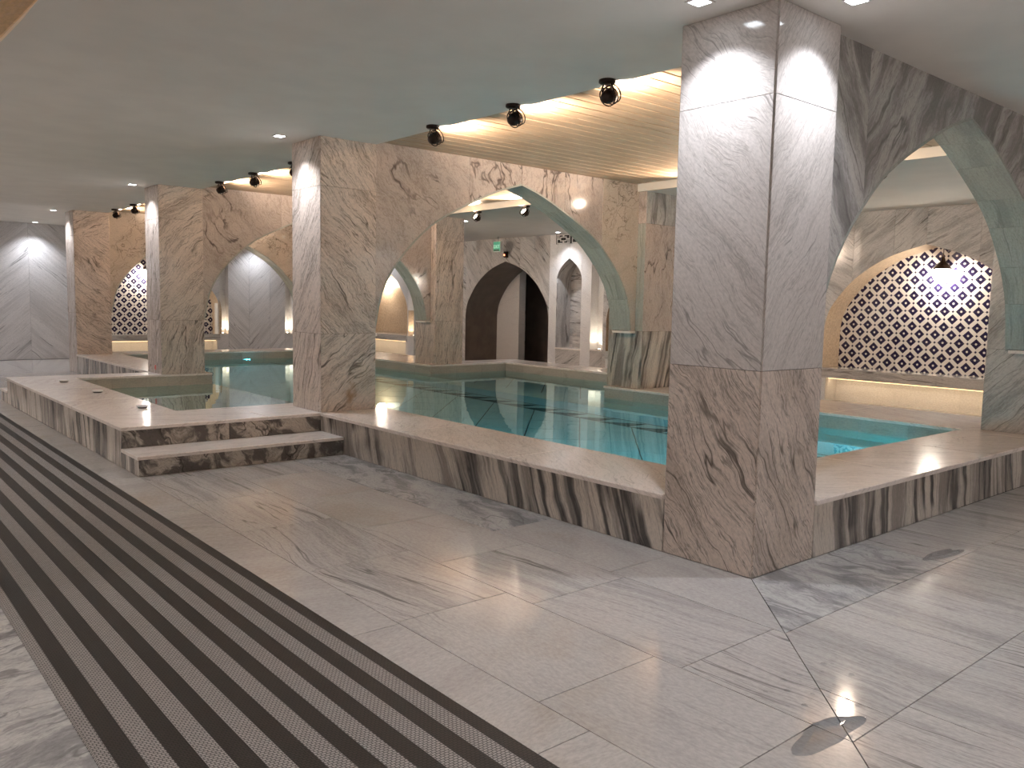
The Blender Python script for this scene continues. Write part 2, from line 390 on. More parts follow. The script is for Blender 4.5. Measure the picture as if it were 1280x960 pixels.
# ------------------------------------------------------------------ dimensions read off the place
CS = .615                                   # column side
YA, YB, YC, YD = 0., 4.90, 9.70, 14.555     # front row of columns (front faces)
XE = 4.66; YE = [0.0, 4.85, 9.64, 14.5]     # rear row
ZK = .345; ZC = 3.0; ZC2 = 2.95; ZWD = 3.045; ZW = .18
XF = 8.55; YF = 18.5
XL, YS = -4.6, -4.8                         # wall beside and behind the viewer
EDGE = XE - .04

def arch_curve(hw, pts, n=3):
    """half profile [(t, z)] from apex to springing -> full left-to-right list of (x, z)"""
    fine = []
    for i in range(len(pts)-1):
        p0 = pts[max(i-1, 0)]; p1 = pts[i]; p2 = pts[i+1]; p3 = pts[min(i+2, len(pts)-1)]
        if i == 0: p0 = (2*p1[0]-p2[0], 2*p1[1]-p2[1])
        for k in range(n):
            t = k/n
            f = lambda a, b, c, d: .5*((2*b)+(-a+c)*t+(2*a-5*b+4*c-d)*t*t+(-a+3*b-3*c+d)*t**3)
            fine.append((f(p0[0], p1[0], p2[0], p3[0])*hw, f(p0[1], p1[1], p2[1], p3[1])))
    fine.append((pts[-1][0]*hw, pts[-1][1]))
    return [(-x, z) for x, z in fine[::-1]] + fine[1:]
BIG = [(0, 2.815), (.16, 2.72), (.33, 2.58), (.55, 2.37), (.70, 2.17), (.86, 1.85), (.955, 1.53), (1, 1.12)]
SMALL = [(0, 2.42), (.18, 2.345), (.36, 2.25), (.56, 2.085), (.74, 1.87), (.90, 1.58), (.97, 1.38), (1, 1.15)]
def curve_z(cv, x):
    for (x0, z0), (x1, z1) in zip(cv, cv[1:]):
        if x0 - 1e-9 <= x <= x1 + 1e-9: return z0 + (z1-z0)*(x-x0)/max(x1-x0, 1e-9)
    return None

# ------------------------------------------------------------------ floor
floor = thing('floor', (0, 0, 0), 'polished white and grey marble slab floor with bands mitred at the corner column', None, kind='structure')
box('screed', (XL, YS, -.06), (0, 4.46, -.022), 'grout', floor)
box('screed', (0, YS, -.06), (9.2, 0, -.022), 'grout', floor)
box('screed', (XL, 4.46, -.06), (-1.83, 20.4, -.022), 'grout', floor)
box('screed', (-1.83, 10.16, -.06), (0, 20.4, -.022), 'grout', floor)
box('screed', (0, 15.17, -.06), (9.2, 20.4, -.022), 'grout', floor)
box('screed', (5.7, 0, -.06), (9.2, 4.85, -.022), 'grout', floor)
box('screed', (5.7, 10.25, -.06), (9.2, 15.17, -.022), 'grout', floor)
box('screed', (6.95, 4.85, -.06), (10.9, 10.25, -.022), 'grout', floor)
box('screed', (9.2, 10.25, -.06), (10.9, 15.17, -.022), 'grout', floor)
def floor_slab(poly, mat, ang):
    if len(poly) >= 3 and parea(poly) > .01:
        slab('floor_slab', poly, (0, 0, 0), X_, Y_, .022, mat, floor, ang, gap=.002, ch=.0008)
def joints(lo, hi, known, step):
    k = sorted(known); out = list(k)
    x = k[0]
    while x > lo: x -= step*random.uniform(.92, 1.08); out.append(x)
    x = k[-1]
    while x < hi: x += step*random.uniform(.92, 1.08); out.append(x)
    return sorted(v for v in out if lo + .15 < v < hi - .15)
bandsL = [(-.525, 0, [.54, 1.55], 1.02), (-1.185, -.525, [2.09, 1.22, .43, -.465], .88), (-1.83, -1.185, [1.515, .63, -.325, -1.04], .9),
          (-2.5, -1.83, [3.2, .61, -.585], 1.2), (-3.1, -2.5, [.2], 1.1), (-3.9, -3.1, [-.3, .75], 1.05), (XL, -3.9, [.1], 1.1)]
fm = ['floor', 'floor', 'floor2', 'floor', 'floor2']
for bi, (x0, x1, kn, st) in enumerate(bandsL):
    y1 = 4.46 if x1 > -1.8 else 18.4
    ys = [YS] + joints(max(YS, x0)+.12, y1, kn, st) + [y1]
    for a, b in zip(ys, ys[1:]):
        p = clip(rect(x0, a, x1, b), -1, 1, 0)           # the viewer's side of the mitre
        mt = random.choice(fm)
        if bi == 0: mt = 'floor3' if (-1 < a < .3 or 1.4 < a < 4) else 'floor2'
        if bi == 1 and -.5 < a < .5: mt = 'floor'
        if bi == 2 and a < -.3: mt = 'floor2'
        ang = 90 + random.uniform(-9, 9)
        if bi == 3: ang, mt = random.uniform(-12, 12), 'floor2'
        if bi in (4, 5, 6): ang, mt = random.uniform(15, 35), 'floor3'
        floor_slab(p, mt, ang)
bandsR = [(-.525, 0, [.57, 1.17], 1.0), (-1.185, -.525, [-.03, .92], .93), (-1.83, -1.185, [-.78, .2], .98), (-2.5, -1.83, [-1.2], .95), (-3.25, -2.5, [0], .95), (-4.0, -3.25, [.4], .95), (YS, -4.0, [0], .95)]
for bi, (y0, y1, kn, st) in enumerate(bandsR):
    xs = [XL] + joints(max(XL, y0)+.12, 9.0, kn, st) + [9.0]
    for a, b in zip(xs, xs[1:]):
        p = clip(rect(a, y0, b, y1), 1, -1, 0)
        floor_slab(p, 'floor3' if bi == 0 and a < 1 else 'floor', 90 + random.uniform(-6, 6) if bi else random.uniform(-15, 10)+90)
def grid_floor(x0, x1, y0, y1, sx, sy):
    nx = max(1, round((x1-x0)/sx)); ny = max(1, round((y1-y0)/sy))
    for i in range(nx):
        for j in range(ny):
            floor_slab(rect(x0+(x1-x0)*i/nx, y0+(y1-y0)*j/ny, x0+(x1-x0)*(i+1)/nx, y0+(y1-y0)*(j+1)/ny), 'floor2', random.uniform(-10, 10))
grid_floor(-1.83, 0, 10.62, 15.17, .92, 1.1); grid_floor(-1.83, 6.4, 15.17, 18.4, 1.2, 1.1)
grid_floor(5.7, 8.95, 0, 4.85, 1.1, 1.2); grid_floor(6.95, 8.95, 4.85, 10.25, 1.0, 1.35); grid_floor(5.7, 8.95, 10.25, 15.17, 1.1, 1.2)
grid_floor(6.4, 8.95, 15.17, 20, 1.28, 1.2); grid_floor(8.95, 10.7, 10.9, 13.9, .9, 1.5)

# ------------------------------------------------------------------ ceilings
ceil = thing('ceiling', (0, 0, ZC), 'grey painted ceiling over the walkways around the pool', None, kind='structure')
box('ceiling_panel', (XL, YS, ZC), (CS, 20.4, ZC+.3), 'paint', ceil)
box('ceiling_panel', (CS, YS, ZC), (9.2, .08, ZC+.3), 'paint', ceil)
box('ceiling_panel', (CS, YD+.42, ZC), (EDGE, 20.4, ZC+.3), 'paint', ceil)
cpan = box('ceiling_panel', (EDGE+.02, .08, ZC2), (11, 20.4, ZC+.3), 'paint', ceil)
box('fascia', (EDGE, .08, ZC2-.004), (EDGE+.02, 20.4, ZC+.3), 'cream', ceil)
wood = thing('ceiling', (0, 0, ZWD), 'oak plank ceiling above the pool washed by spotlights', None, kind='structure')
box('backing', (CS, .08, ZWD+.016), (EDGE, YD+.42, ZWD+.03), 'core', wood)
py = .09; pw = .16
plank_me = None
while py < YD + .40:
    o = slab('plank', rect(CS+.002, -pw/2, EDGE-.002, pw/2), (0, py+pw/2, ZWD), X_, -Y_, .016, 'wood', wood, 0, gap=.0075, ch=.003)
    py += pw

# ------------------------------------------------------------------ outer walls of the hall
wl = box('wall_left', (XL-.15, YS, 0), (XL, 20.4, ZC), 'white'); tag(wl, 'plain pale marble wall along the striped runner', None, kind='structure')
wb = box('wall_near', (XL, YS-.15, 0), (9.2, YS, ZC), 'white'); tag(wb, 'plain pale marble wall facing the corner column', None, kind='structure')

# ------------------------------------------------------------------ columns
def column(x, y, z0, ztop, label, angs, group=None, seam=.003, mats=('column',)*4, faces=(0, 1, 2, 3)):
    t = thing('marble_column', (x+CS/2, y+CS/2, z0), label, 'column', group)
    box('core', (x+.02, y+.02, z0), (x+CS-.02, y+CS-.02, ztop), 'core', t)
    zs = [z0, 1.115, 2.535, ztop]
    spec = [((x, y+CS, 0), -Y_), ((x, y, 0), X_), ((x+CS, y, 0), Y_), ((x+CS, y+CS, 0), -X_)]   # left(-X), front(-Y), right(+X), back(+Y)
    for f in faces:
        O, U = spec[f]
        for k in range(3):
            slab('facing_panel', rect(seam, zs[k], CS-seam, zs[k+1]), O, U, Z_, .022, mats[f] if isinstance(mats[f], str) else mats[f][k], t, angs[f][k], gap=.001, ch=.002)
    return t
column(0, YA, 0, ZC, 'corner column with a dark open seam down its edge where two pool kerbs meet', [(-52, -48, -40), (-58, 55, 60), (90, 90, 90), (90, 90, 90)], seam=.0075, mats=(('column', 'column_pale', 'column_pale'), ('column', 'column_pale', 'column_pale'), 'column', 'column'))
column(0, YB, ZK, ZC, 'column with a rust stain at its foot standing on the kerb beside the steps', [(72, 60, 60), (40, -48, -52), (90, 90, 90), (90, 90, 90)], mats=('column', ('column_rust', 'column', 'column'), 'column', 'column'))
column(0, YC, ZK, ZC, 'column on the kerb across the small plunge pool, with a small red mark at its foot', [(80, 80, 80), (72, 48, 30), (90, 90, 90), (90, 90, 90)])
column(0, YD, 0, ZC, 'beige marble column at the far end of the pool kerb beside the chevron wall', [(80, 80, 80), (-40, -45, 30), (90, 90, 90), (90, 90, 90)])
eb = ['darkarch', 'darkarch', 'column', 'column']
column(XE, YE[0], ZK, ZC2, 'pier at the right end of the dark streaked arch', [(45, 45, 45), (60, 60, 60), (90,)*3, (90,)*3], mats=('wallm',)*4)
column(XE, YE[1], ZK, ZC2, 'pier with dark vertical streaks at the foot of the cream arch', [(82, 88, 88), (80, 86, 86), (90,)*3, (90,)*3], mats=(('riser', 'soffit', 'archm'), ('riser', 'archm', 'darkarch'), 'column', 'column'))
column(XE, YE[2], ZK, ZC2, 'beige pier left of the exit archway', [(84, 84, 84), (80, 80, 80), (90,)*3, (90,)*3])
column(XE, YE[3], ZK, ZC2, 'pier at the right end of the farthest arch', [(84, 84, 84), (80, 80, 80), (90,)*3, (90,)*3])

# ------------------------------------------------------------------ arches between the two rows of columns
def arch(yf, label, cuts, mats, angs, x1=XE, th=.34):
    x0 = CS; cx = 2.61; hw = 1.955
    cv = [(cx + a, z) for a, z in arch_curve(hw, BIG)]
    zt = ZWD
    t = thing('marble_arch', (cx, yf+th/2, ZK), label, 'arch')
    edges = [x0] + cuts + [x1]
    for side in (0, 1):
        O, U = ((0, yf, 0), X_) if side == 0 else ((0, yf+th, 0), -X_)
        sg = 1 if side == 0 else -1
        for k, (a, b) in enumerate(zip(edges, edges[1:])):
            low = [(x, z) for x, z in cv if a + 1e-4 < x < b - 1e-4]
            za = curve_z(cv, max(a, cv[0][0])); zb = curve_z(cv, min(b, cv[-1][0]))
            poly = []
            if a < cv[0][0]: poly += [(a, 1.10), (cv[0][0], 1.10)] + ([] if low and abs(low[0][0]-cv[0][0]) < 1e-3 else [])
            else: poly.append((a, za))
            poly += low
            if b > cv[-1][0]: poly += [(cv[-1][0], 1.10), (b, 1.10)]
            else: poly.append((b, zb))
            poly += [(b, zt), (a, zt)]
            cl = []
            for p in poly:
                if not cl or (Vector(p)-Vector(cl[-1])).length > 2e-3: cl.append(p)
            poly = [(sg*p[0], p[1]) for p in cl]
            slab('spandrel_panel', poly, O, U, Z_, .03, mats[k], t, angs[k]*sg, gap=.001, ch=.002)
    # soffit stones
    seg = cv; m = 3
    for i in range(0, len(seg)-1, m):
        q = seg[i:i+m+1]
        r = random.uniform(0, 40); verts = []; faces = []; uvs = []; s = 0
        for k, p in enumerate(q):
            if k: s += math.hypot(p[0]-q[k-1][0], p[1]-q[k-1][1])
            j0, j1 = max(k-1, 0), min(k+1, len(q)-1)
            d = Vector((q[j1][0]-q[j0][0], q[j1][1]-q[j0][1])).normalized(); nn = Vector((-d.y, d.x))
            e = d*(.0015 if k == 0 else -.0015 if k == len(q)-1 else 0)
            for yy, dd in ((yf-.0012, 0), (yf+th+.0012, 0), (yf+th+.0012, .02), (yf-.0012, .02)):
                verts.append((p[0]+e.x+nn.x*dd, yy, p[1]+e.y+nn.y*dd)); uvs.append((s+r, yy-yf+r+dd))
        for k in range(len(q)-1):
            a = 4*k; b = a+4
            for c in range(4):
                faces.append((a+c, a+(c+1) % 4, b+(c+1) % 4, b+c))
        faces.append((0, 3, 2, 1)); e = 4*(len(q)-1); faces.append((e, e+1, e+2, e+3))
        mesh_obj('soffit_stone', verts, faces, 'soffit', t, uvs)
    # small ledges at the springing, and the jambs below
    box('ledge', (cv[-1][0]-.02, yf-.012, 1.085), (x1, yf+th-.03, 1.115), 'kerbtop', t, .004)
    box('ledge', (x0, yf-.012, 1.085), (cv[0][0]+.02, yf+th-.03, 1.115), 'kerbtop', t, .004)
    return t
CUT = [1.85, 2.61, 3.30, 3.97]
arch(YA+.08, 'dark streaked marble arch with a green soffit beside the corner column', [1.12, 2.61, 3.6], ['darkarch', 'darkarch', 'darkarch', 'darkarch'], [-58, 55, 52, 50])
arch(YB+.08, 'cream veined marble arch with a green soffit over the middle of the pool', CUT, ['archm', 'archm', 'archm', 'archm', 'brec'], [-48, -75, 80, -70, 40])
arch(YC+.08, 'beige arch with slanting brown veins springing from the column across the plunge pool', CUT, ['archm', 'archm', 'archm', 'archm', 'archm'], [-52, -50, -60, -50, 60])
arch(YD+.08, 'brecciated marble arch over the far end of the pool', CUT, ['brec', 'brec', 'brec', 'brec', 'brec'], [20, -30, 40, -20, 40])

# ------------------------------------------------------------------ pool
pool = thing('swimming_pool', (2.6, 7.5, 0), 'raised marble pool of teal water running beneath the arches', 'pool')
OV = .012
def kerb(x0, y0, x1, y1, n, along, ov=(0, 0, 0, 0), ang=None):
    """tread slabs; ov = overhang at x0, y0, x1, y1"""
    for k in range(n):
        if along == 'y': a = y0+(y1-y0)*k/n; b = y0+(y1-y0)*(k+1)/n; r = [x0, a, x1, b]
        else: a = x0+(x1-x0)*k/n; b = x0+(x1-x0)*(k+1)/n; r = [a, y0, b, y1]
        if abs(r[0]-x0) < 1e-6: r[0] -= ov[0]
        if abs(r[1]-y0) < 1e-6: r[1] -= ov[1]
        if abs(r[2]-x1) < 1e-6: r[2] += ov[2]
        if abs(r[3]-y1) < 1e-6: r[3] += ov[3]
        slab('kerb_slab', rect(*r), (0, 0, ZK), X_, Y_, .03, 'kerbtop', pool, (90 if along == 'y' else 0)+random.uniform(-45, -15), gap=.0008, ch=.005)
IN = .72
kerb(0, CS, IN, YB, 3, 'y', (OV, 0, OV, 0))
kerb(CS, 0, IN, CS, 1, 'y', (0, OV, 0, 0)); kerb(IN, 0, 5.7, IN, 4, 'x', (0, OV, 0, OV))
kerb(-1.83, YB, IN, 5.73, 2, 'x', (OV, OV, OV, OV))
kerb(-1.83, 5.73, -1.12, YC, 3, 'y', (OV, 0, OV, 0))
kerb(-1.83, YC, IN, 10.16, 2, 'x', (OV, OV, 0, OV))
kerb(0, 10.16, IN, 14.45, 3, 'y', (OV, 0, OV, 0))
kerb(0, 14.45, CS, YD, 1, 'x', (OV, 0, 0, 0)); kerb(CS, 14.45, 5.7, 15.17, 4, 'x', (0, OV, 0, OV))
kerb(4.55, IN, 5.7, YE[1], 3, 'y', (OV, 0, OV, 0)); kerb(4.55, YE[1], 6.95, 5.4, 2, 'x', (OV, 0, OV, OV))
kerb(6.27, 5.4, 6.95, 9.6, 3, 'y', (OV, 0, OV, 0)); kerb(4.55, 9.6, 6.95, 10.25, 2, 'x', (OV, OV, OV, 0)); kerb(4.55, 10.25, 5.7, 14.45, 3, 'y', (OV, 0, OV, 0))
def run(name, p, q, z0, z1, n, mat, ang, th=.022, jit=6):
    """panels on a vertical run; outside lies to the right of p->q seen from above"""
    p, q = Vector((*p, 0)), Vector((*q, 0)); U = (q-p); Lh = U.length; U.normalize()
    for k in range(n):
        slab(name, rect(Lh*k/n, z0, Lh*(k+1)/n, z1), p, U, Z_, th, mat, pool, ang + random.uniform(-jit, jit), gap=.0008, ch=.0015)
ZR = ZK - .03
RI = lambda p, q, n, ang=-76: run('riser_panel', p, q, 0, ZR, n, 'riser', ang)
RI((0, YB-.0), (0, CS), 3, -73); RI((CS, 0), (5.7, 0), 4, -78)
run('riser_panel', (-1.83, YB), (0, YB), 0, ZR, 2, 'stepriser', -60, jit=20)
RI((-1.83, 10.16), (-1.83, YB), 5, -84); run('riser_panel', (0, 10.16), (-1.83, 10.16), 0, ZR, 2, 'riser', 80)
RI((0, YD), (0, 10.16), 4, -84); RI((5.7, 15.17), (CS, 15.17), 4)
RI((5.7, 0), (5.7, YE[1]), 4); RI((5.7, YE[1]), (6.95, YE[1]), 1); RI((6.95, YE[1]), (6.95, 10.25), 4); RI((6.95, 10.25), (5.7, 10.25), 1); RI((5.7, 10.25), (5.7, 15.17), 4)
# basin walls and floor
ZB = -1.0
loop = [(IN, IN), (4.55, IN), (4.55, 5.4), (6.27, 5.4), (6.27, 9.6), (4.55, 9.6), (4.55, 14.45), (IN, 14.45), (IN, 9.7), (-1.12, 9.7), (-1.12, 5.73), (IN, 5.73)]
for a, b in zip(loop, loop[1:]+loop[:1]):
    n = max(1, round((Vector(a)-Vector(b)).length/.51))
    run('wall_slab', b, a, ZB, ZR, n, 'poolwall', 0, .03, 4)
box('basin_bed', (-1.3, .6, ZB-.1), (6.4, 14.6, ZB-.03), 'grout', pool)
regs = [(IN, IN, 4.55, 14.45), (-1.12, 5.73, IN, 9.7), (4.55, 5.4, 6.27, 9.6)]
TS = .62; s2 = math.sqrt(.5)
for ri, (x0, y0, x1, y1) in enumerate(regs):
    if ri == 0: x1b = 3.72
    else: x1b = x1
    for i in range(-30, 40):
        for j in range(-30, 40):
            cxx = (i-j)*TS*s2; cyy = (i+j)*TS*s2; h = TS*s2
            if not (x0-h < cxx < x1b+h and y0-h < cyy < y1+h): continue
            p = [(cxx+h, cyy), (cxx, cyy+h), (cxx-h, cyy), (cxx, cyy-h)]
            for c in ((1, 0, -x0), (-1, 0, x1b), (0, 1, -y0), (0, -1, y1)):
                if p: p = clip(p, *c)
            if len(p) >= 3 and parea(p) > .008:
                slab('floor_tile', p, (0, 0, ZB), X_, Y_, .03, 'poolfloor', pool, 45, gap=.008, ch=.002)
# dark border of triangles along the underwater bench
yy = IN; k = 0
while yy < 14.4:
    y2 = min(yy+.5, 14.45)
    slab('border_tile', [(3.72, yy), (4.08, yy), (3.72, y2)], (0, 0, ZB), X_, Y_, .03, 'pooldark', pool, 0, gap=.004)
    slab('border_tile', [(4.08, yy), (4.08, y2), (3.72, y2)], (0, 0, ZB), X_, Y_, .03, 'poolfloor', pool, 0, gap=.004)
    yy = y2
for k in range(9):
    a, b = IN + (14.45-IN)*k/9, IN + (14.45-IN)*(k+1)/9
    slab('bench_slab', rect(4.08, a, 4.55, b), (0, 0, -.28), X_, Y_, .05, 'poolfloor', pool, 0, gap=.003)
    slab('bench_front', rect(-b, ZB, -a, -.33), (4.10, 0, 0), -Y_, Z_, .03, 'poolfloor', pool, 0, gap=.003)
# two-tread steps at the plunge pool
def step(y0, y1, label, fy):
    t = thing('marble_step', (-.9, (y0+y1)/2, 0), label, 'step', 'steps up to the plunge pool')
    zs = .165
    slab('tread', rect(-1.83-OV, y0-(OV if fy < 0 else 0), 0, y1+(OV if fy > 0 else 0)), (0, 0, zs), X_, Y_, .028, 'kerbtop', t, 4, gap=.0005, ch=.004)
    if fy < 0: slab('riser_panel', rect(-1.83, 0, 0, zs-.028), (0, y0, 0), X_, Z_, .02, 'stepriser', t, -50, gap=.0005, ch=.0015)
    else: slab('riser_panel', rect(0, 0, 1.83, zs-.028), (0, y1, 0), -X_, Z_, .02, 'stepriser', t, -50, gap=.0005, ch=.0015)
    slab('end_panel', rect(-y1, 0, -y0, zs-.028), (-1.83, 0, 0), -Y_, Z_, .02, 'riser', t, -84, gap=.0005, ch=.0015)
step(YB-.445, YB, 'low marble step before the kerb beside the rust stained column', -1)
step(10.16, 10.16+.45, 'low marble step at the far side of the plunge pool', 1)
# water
bm = bmesh.new()
for (x0, y0, x1, y1) in regs:
    vsx = [bm.verts.new((a, b, ZW)) for a, b in rect(x0, y0, x1, y1)]; bm.faces.new(vsx)
wt = bm_obj('pool_water', bm, 'water'); tag(wt, 'still teal water filling the pool', 'water', kind='stuff')
if wt.data.polygons[0].normal.z < 0: wt.data.flip_normals()

# ------------------------------------------------------------------ recessed downlights
def downlight(x, y, z, label, e=1., color=COOL, size=2.0, group='recessed ceiling downlights'):
    t = thing('downlight', (x, y, z), label, 'light', group)
    a = .055
    bm = bmesh.new()
    for (p, q) in [((-a, -a), (a, -a+.012)), ((-a, a-.012), (a, a)), ((-a, -a+.012), (-a+.012, a-.012)), ((a-.012, -a+.012), (a, a-.012))]:
        bmesh.ops.create_cube(bm, size=1, matrix=Matrix.LocRotScale(Vector((x+(p[0]+q[0])/2, y+(p[1]+q[1])/2, z-.003)), None, Vector((q[0]-p[0], q[1]-p[1], .006))))
    bm_obj('trim', bm, 'whitepl', t)
    box('lens', (x-a+.012, y-a+.012, z-.004), (x+a-.012, y+a-.012, z-.0005), 'lensC', t)
    add_light('beam', 'SPOT', (x, y, z-.012), DOWN_W*e, color, t, direction=(0, 0, -1), spot_size=size, spot_blend=.75, shadow_soft_size=.03)

# ------------------------------------------------------------------ niche walls
def niche_wall(wallname, label, horiz, face, lo, hi, ztop, openings, slots, joints_, matf, angf):
    """horiz: 'y' -> wall on plane x=face looking to -x; 'x' -> plane y=face looking to -y."""
    t = thing(wallname, ((face, (lo+hi)/2, 0) if horiz == 'y' else ((lo+hi)/2, face, 0)), label, None, kind='structure')
    def P(h, d, z): return (face + d, h, z) if horiz == 'y' else (h, face + d, z)
    if horiz == 'y': O, U, sg = (face, 0, 0), -Y_, -1
    else: O, U, sg = (0, face, 0), X_, 1
    cvs = {}
    for (c, hw, prof, zb, depth) in openings: cvs[c] = [(c+a, z) for a, z in arch_curve(hw, prof)]
    blocked = [(a, b) for a, b in slots]
    edges = sorted(set([lo, hi] + joints_ + [c-hw for c, hw, *_ in openings] + [c+hw for c, hw, *_ in openings] + [c for c, *_ in openings] + [e for s in slots for e in s]))
    k = 0
    for a, b in zip(edges, edges[1:]):
        if b - a < .02: continue
        m = (a+b)/2
        if any(s0 - 1e-6 < m < s1 + 1e-6 for s0, s1 in blocked): continue
        op = next((o for o in openings if abs(m - o[0]) < o[1]), None)
        mat, ang = matf(m), angf(m, k); k += 1
        if op is None:
            slab('wall_panel', [(sg*a, 0), (sg*b, 0), (sg*b, ztop), (sg*a, ztop)], O, U, Z_, .04, mat, t, ang*1, gap=.001, ch=.002)
        else:
            cv = cvs[op[0]]
            low = [(a, curve_z(cv, a))] + [(x, z) for x, z in cv if a+1e-4 < x < b-1e-4] + [(b, curve_z(cv, b))]
            slab('wall_panel', [(sg*x, z) for x, z in low] + [(sg*b, ztop), (sg*a, ztop)], O, U, Z_, .04, mat, t, ang, gap=.001, ch=.002)
    for (s0, s1) in slots:      # upright recess with an uplight at its foot
        z0 = .52; d = .22
        pr = [P(s0, 0, 0), P(s1, 0, 0)]
        slab('wall_panel', [(sg*s0, 0), (sg*s1, 0), (sg*s1, z0), (sg*s0, z0)], O, U, Z_, .04, matf(s0), t, 40, gap=.001, ch=.002)
        a, b = P(s0, -.015, z0), P(s1, d, z0+.02); box('slot_sill', [min(x, y) for x, y in zip(a, b)], [max(x, y) for x, y in zip(a, b)], 'kerbtop', t)
        a, b = P(s0, d, z0), P(s1, d+.04, ztop); box('slot_back', [min(x, y) for x, y in zip(a, b)], [max(x, y) for x, y in zip(a, b)], 'white', t)
        for e, w_ in ((s0, -.03), (s1, .03)):
            a, b = P(e, .04, z0), P(e+w_, d+.04, ztop); box('slot_cheek', [min(x, y) for x, y in zip(a, b)], [max(x, y) for x, y in zip(a, b)], 'white', t)
    for (c, hw, prof, zb, depth) in openings:      # reveal that lines the opening
        cv = [(c-hw, zb)] + cvs[c] + [(c+hw, zb)]
        verts, faces, uvs = [], [], []; s = 0
        for i, (x, z) in enumerate(cv):
            if i: s += math.hypot(x-cv[i-1][0], z-cv[i-1][1])
            j0, j1 = max(i-1, 0), min(i+1, len(cv)-1)
            d = Vector((cv[j1][0]-cv[j0][0], cv[j1][1]-cv[j0][1])).normalized(); nn = Vector((-d.y, d.x))
            for dd, oo in ((.001, 0), (depth, 0), (depth, .05), (.001, .05)):
                verts.append(P(x+nn.x*oo, dd, z+nn.y*oo)); uvs.append((s, dd+oo))
        for i in range(len(cv)-1):
            a = 4*i; b = a+4
            for q in range(4): faces.append((a+q, a+(q+1) % 4, b+(q+1) % 4, b+q))
        faces.append((0, 3, 2, 1)); e = 4*(len(cv)-1); faces.append((e, e+1, e+2, e+3))
        mesh_obj('niche_reveal', verts, faces, 'brownwall' if depth > .8 else 'wallm' if hw < .6 else 'mosaic', t, uvs)
    return t, P
def tile_back(t, P, c, hw, prof, depth, z0, side):
    """glazed tiles on the back of a niche, one object each, sharing one mesh"""
    cv = [(c+a, z) for a, z in arch_curve(hw, prof)]
    T = .232
    a, b = P(c-hw, depth+.012, z0), P(c+hw, depth+.05, 2.5)
    box('tile_bed', [min(x, y) for x, y in zip(a, b)], [max(x, y) for x, y in zip(a, b)], 'grout', t)
    h = T/2 - .0009; e = .0015
    off = Vector(P(0, 0, 0)); ax = (Vector(P(1, 0, 0)) - off); dn = (Vector(P(0, 1, 0)) - off)
    vs_ = []; uvs = []
    for (x, z, d) in [(-h+e, -h+e, 0), (h-e, -h+e, 0), (h-e, h-e, 0), (-h+e, h-e, 0), (-h, -h, e), (h, -h, e), (h, h, e), (-h, h, e), (-h, -h, .012), (h, -h, .012), (h, h, .012), (-h, h, .012)]:
        vs_.append(ax*x + dn*d + Z_*z); uvs.append((x/T, z/T))
    fs = [(0, 1, 2, 3)] + [(i, 4+i, 4+(i+1) % 4, (i+1) % 4) for i in range(4)] + [(4+i, 8+i, 8+(i+1) % 4, 4+(i+1) % 4) for i in range(4)]
    if ax.cross(Z_).dot(dn) > 0: fs = [f[::-1] for f in fs]
    me = bpy.data.meshes.new('glazed_tile'); me.from_pydata(vs_, [], fs); me.update()
    ul = me.uv_layers.new(name='UVMap')
    for lp in me.loops: ul.data[lp.index].uv = uvs[lp.vertex_index]
    me.materials.append(MAT['tile'])
    n = int(hw*2/T) + 1
    for i in range(n):
        x = c - n*T/2 + (i+.5)*T
        for j in range(14):
            z = z0 + (j+.5)*T
            zc = curve_z(cv, min(max(x, cv[0][0]), cv[-1][0]))
            zc = max(zc, max(curve_z(cv, min(max(x+d_, cv[0][0]), cv[-1][0])) for d_ in (-T/2, T/2)))
            if z - T/2 > zc: break
            o = link('glazed_tile', me, t); o.location = Vector(P(x, depth, z)) - wloc(t)
def bench(P, c, hw, depth, label, recess=True):
    t = thing('niche_bench', P(c, .25, 0), label, 'bench', 'underlit niche benches')
    def bx(name, h0, d0, z0, h1, d1, z1, mat, bev=0.):
        a, b = P(h0, d0, z0), P(h1, d1, z1)
        return box(name, [min(x, y) for x, y in zip(a, b)], [max(x, y) for x, y in zip(a, b)], mat, t, bev)
    bx('seat', c-hw, -.03, .38, c+hw, depth+.04, .535, 'wallm', .004)
    n = 3
    for k in range(n): bx('back_panel', c-hw+.06+(2*hw-.12)*k/n+.001, .34, 0, c-hw+.06+(2*hw-.12)*(k+1)/n-.001, .38, .38, 'white')
    for s in (-1, 1): bx('cheek', c+s*hw, -.0, 0, c+s*(hw-.07), .36, .38, 'white')
    bx('led_strip', c-hw+.1, .03, .366, c+hw-.1, .05, .379, 'led')
    add_light('led_glow', 'AREA', P(c, .10, .36), BENCH_W, (1.0, .72, .42), t, direction=Vector(P(0, .55, -.8))-Vector(P(0, 0, 0)), shape='RECTANGLE', size=2*hw-.2, size_y=.03)
    return t
